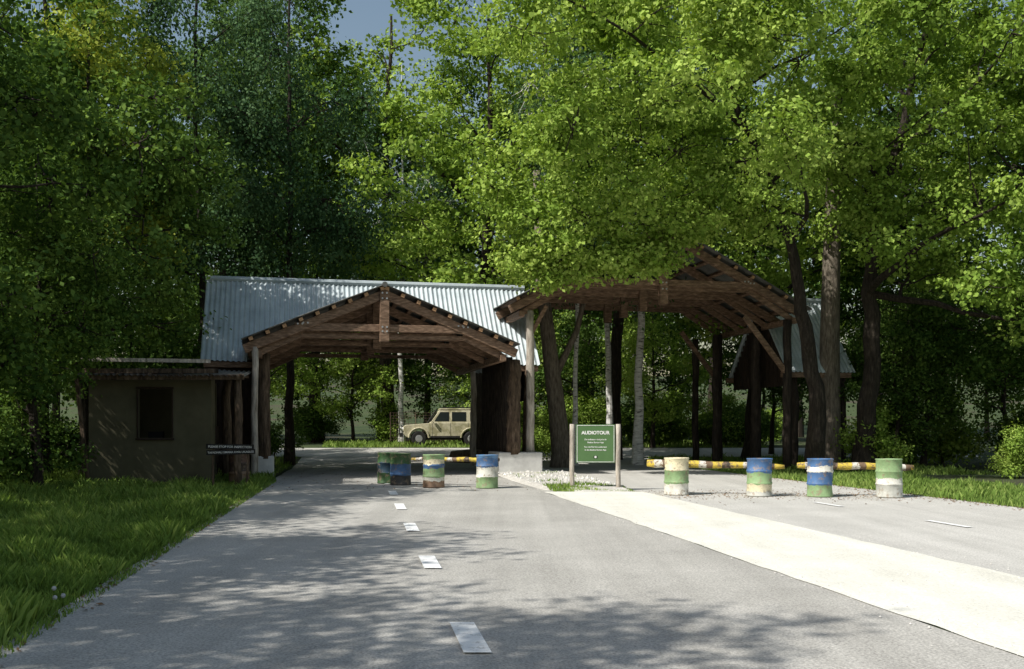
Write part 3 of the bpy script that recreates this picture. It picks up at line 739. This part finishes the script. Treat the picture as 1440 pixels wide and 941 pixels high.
for (p0, p1, r0, r1) in [((-2.85, 28.3, .72), (-.35, 26.83, .75), .05, .07), ((3.3, 24.32, .74), (6.5, 23.75, .68), .105, .06), ((6.75, 23.55, .72), (9.4, 23.32, .68), .085, .075)]:
    p0 = Vector(p0); p1 = Vector(p1); L_ = (p1 - p0).length
    e = empty('barrier_pole', p0, math.atan2(p1.y - p0.y, p1.x - p0.x))
    mb = MB(); n = 14
    pts = [(L_ * k / n, random.uniform(-.012, .012), (p1.z - p0.z) * k / n + random.uniform(-.014, .014)) for k in range(n + 1)]
    mb.tube(pts, [(r0 + (r1 - r0) * k / n) * (.75 if k in (0, n) else random.uniform(.93, 1.07)) for k in range(n + 1)], 12, 0, .05)
    mb.obj('pole', [pole_m], e, smooth=True)
    mb = MB()
    for t in (.22, .78): mb.log((L_ * t, 0, -p0.z), (L_ * t, 0, -.09), .045, 0, n=3, sides=8)
    mb.obj('props', [log_dark], e)

# ------------------------------------------------------------ off-road car
car = empty('off_road_car', (-3.75, 56, gh(56)), math.radians(180 + 7)); car.scale = (1.06, 1.06, 1.06)
carp, nt, p = newmat('car_paint_camo')
v = coords(nt); nn = noise(nt, v, 1.3, 4, .5)
r = ramp(nt, [(0, (.55, .5, .33)), (.45, (.64, .59, .42)), (.55, (.38, .35, .2)), (.6, (.62, .57, .4))]); nt.links.new(nn, r.inputs[0])
n2 = noise(nt, v, 5, 6, .7); r2 = ramp(nt, [(.3, (.65, .62, .58)), (.6, (1, 1, 1))]); nt.links.new(n2, r2.inputs[0])
nt.links.new(mixc(nt, 1, r.outputs[0], r2.outputs[0], 'MULTIPLY'), p.inputs['Base Color']); p.inputs['Roughness'].default_value = .5
glass, nt, p = newmat('car_glass'); p.inputs['Base Color'].default_value = (.02, .025, .025, 1); p.inputs['Roughness'].default_value = .08
mb = MB()
prof = [(2.2, .62), (2.22, 1.02), (2.1, 1.1), (.85, 1.2), (.8, 1.22), (-2.28, 1.22), (-2.3, .55)]
def arch(cx_, r_, n=9): return [(cx_ - r_ * math.cos(math.pi * k / n), .42 + r_ * math.sin(math.pi * k / n)) for k in range(n + 1)]
prof += [(-1.8, .5)] + arch(-1.3, .47) + [(.9, .45)] + arch(1.42, .47) + [(2.1, .5)]
n = len(prof); hw = .84
vs = [(x, -hw, z) for x, z in prof] + [(x, hw, z) for x, z in prof]
mb.add(vs, [tuple(range(n)), tuple(range(2 * n - 1, n - 1, -1))] + [(i, i + n, (i + 1) % n + n, (i + 1) % n) for i in range(n)])
vs = []
for (x, z, w) in [(.82, 1.215, .82), (-2.28, 1.215, .82), (-2.2, 1.9, .72), (.35, 1.88, .72)]: vs += [(x, -w, z), (x, w, z)]
mb.add(vs, [(0, 2, 4, 6), (1, 7, 5, 3), (0, 6, 7, 1), (2, 3, 5, 4), (6, 4, 5, 7)])
mb.box((-.95, 0, 1.93), (2.6, 1.48, .07))
for x in (1.42, -1.3):
    for s in (-1, 1):
        pts = [(x + .53 * math.cos(math.pi * k / 8), s * .87, .42 + .53 * math.sin(math.pi * k / 8)) for k in range(9)]
        mb.tube(pts, [.05] * 9, 6)
mb.obj('body', [carp], car, bevel=.025)
mb = MB()
for s in (-1, 1):
    def side(x0, x1, x2, x3):
        y0 = lambda z: s * (.82 - (z - 1.22) / .68 * .1 + .012)
        mb.add([(x0, y0(1.3), 1.3), (x1, y0(1.3), 1.3), (x2, y0(1.78), 1.78), (x3, y0(1.78), 1.78)], [(0, 1, 2, 3)])
    side(.62, -.15, -.15, .3); side(-.3, -1.05, -1.05, -.3); side(-1.25, -2.05, -2.03, -1.25)
mb.add([(.80, -.7, 1.29), (.80, .7, 1.29), (.46, .64, 1.79), (.46, -.64, 1.79)], [(0, 1, 2, 3)])
mb.add([(-2.29, -.65, 1.3), (-2.29, .65, 1.3), (-2.24, .6, 1.78), (-2.24, -.6, 1.78)], [(0, 1, 2, 3)])
mb.obj('windows', [glass], car)
mb = MB()
for x in (1.42, -1.3):
    for s in (-1, 1):
        mb.tube([(x, s * .62, .39), (x, s * .65, .39), (x, s * .86, .39), (x, s * .88, .39)], [.33, .39, .39, .34], 24, 0)
        mb.tube([(x, s * .86, .39), (x, s * .895, .39), (x, s * .9, .39)], [.2, .18, .06], 16, 1)
for s in (-1, 1):
    for x in (.72, -.22, -1.15): mb.box((x, s * .842, .85), (.015, .006, .7))
    mb.box((-.2, s * .85, .48), (2.0, .05, .1))
mb.obj('wheels', [rubber, steel], car)
mb = MB(); mb.box((2.32, 0, .58), (.16, 1.7, .2)); mb.box((-2.36, 0, .55), (.12, 1.6, .16)); mb.box((0, 0, .45), (3.6, 1.2, .25)); mb.box((2.23, 0, .86), (.03, .9, .26))
for z in (.8, 1.05): mb.tube([(2.44, -.6, z), (2.44, .6, z)], [.03, .03], 6)
for y in (-.6, .6): mb.tube([(2.4, y, .55), (2.44, y, 1.08)], [.03, .03], 6)
mb.tube([(-2.42, 0, 1.05), (-2.62, 0, 1.05)], [.37, .37], 20)
for s in (-1, 1): mb.tube([(.75, s * .84, 1.32), (.78, s * 1.0, 1.36)], [.02, .02], 6); mb.box((.78, s * 1.03, 1.42), (.05, .14, .2))
mb.tube([(.95, -.88, 1.1), (.9, -.88, 1.25), (.42, -.82, 1.95)], [.04, .04, .04], 8)
for y in (-.7, .7): mb.tube([(.2, y, 2.02), (-2.1, y, 2.02)], [.015, .015], 6)
for x in (.2, -.6, -1.35, -2.1): mb.tube([(x, -.7, 2.02), (x, .7, 2.02)], [.015, .015], 6)
mb.obj('bumpers_and_rack', [rubber], car)
mb = MB()
for s in (-1, 1): mb.tube([(2.2, s * .62, .88), (2.27, s * .62, .88)], [.1, .1], 14)
mb.obj('headlights', [white_paint], car)

mb = MB()
for k in range(8): mb.tube([(-7.2 + k * 1.5, 59, gh(59)), (-7.2 + k * 1.5, 59, gh(59) + 1.9)], [.035, .035], 6)
for k in range(12): mb.tube([(-7.2, 59, gh(59) + .1 + k * .16), (3.3, 59, gh(59) + .1 + k * .16)], [.008, .008], 4)
for k in range(60): mb.tube([(-7.2 + k * .176, 59, gh(59)), (-7.2 + k * .176, 59, gh(59) + 1.9)], [.007, .007], 4)
mb.obj('mesh_fence', [log_dark], None)

mb = MB(); mb.tube([(-2.6, 43.6, .3), (-1.9, 43.2, .33), (-1.2, 43.0, .35)], [.3, .34, .3], 12, 0, .1); mb.obj('cut_log', [log_dark], smooth=True)

mb = MB()
for (x, y, h) in [(-4.15, 9.0, .15), (-4.0, 8.85, .11), (-4.05, 8.8, .1)]:
    mb.tube([(x, y, 0), (x + .01, y, h)], [.003, .003], 5, 1)
    bmv = []
    for i in range(5):
        for k in range(8):
            ph = math.pi * (i + .5) / 5; t = 2 * math.pi * k / 8
            bmv.append((x + .01 + .022 * math.sin(ph) * math.cos(t), y + .022 * math.sin(ph) * math.sin(t), h + .022 * math.cos(ph)))
    mb.add(bmv, [(i * 8 + k, i * 8 + (k + 1) % 8, (i + 1) * 8 + (k + 1) % 8, (i + 1) * 8 + k) for i in range(4) for k in range(8)], 0)
mb.obj('dandelion', [seedhead, grassm], smooth=True)

# ------------------------------------------------------------ light
EL = math.radians(47)
hx, hy = -0.83, -0.557
ts = Vector((hx * math.cos(EL), hy * math.cos(EL), math.sin(EL)))
sun = bpy.data.lights.new('sun', 'SUN'); sun.energy = 5; sun.angle = math.radians(.5); sun.color = (1, .97, .9)
so = bpy.data.objects.new('sun', sun); COL.objects.link(so); so.rotation_euler = ts.to_track_quat('Z', 'Y').to_euler(); so.location = (-20, -10, 30)
w = bpy.data.worlds.new('World'); scene.world = w; w.use_nodes = True
nt = w.node_tree; bg = nt.nodes['Background']; sky = nt.nodes.new('ShaderNodeTexSky'); sky.sky_type = 'NISHITA'
sky.sun_disc = False; sky.sun_elevation = EL; sky.sun_rotation = math.atan2(hx, hy)
sky.air_density = 1.6; sky.dust_density = 2.0; sky.ozone_density = 0.6
nt.links.new(sky.outputs[0], bg.inputs[0]); bg.inputs[1].default_value = 0.105

cam = bpy.data.cameras.new('camera'); co = bpy.data.objects.new('camera', cam); COL.objects.link(co)
co.location = (0, 0, 1.6); co.rotation_euler = (math.radians(90), 0, 0)
cam.lens = 35; cam.sensor_width = 36; cam.shift_y = 0.0913; cam.clip_end = 2000; cam.clip_start = .1
scene.camera = co
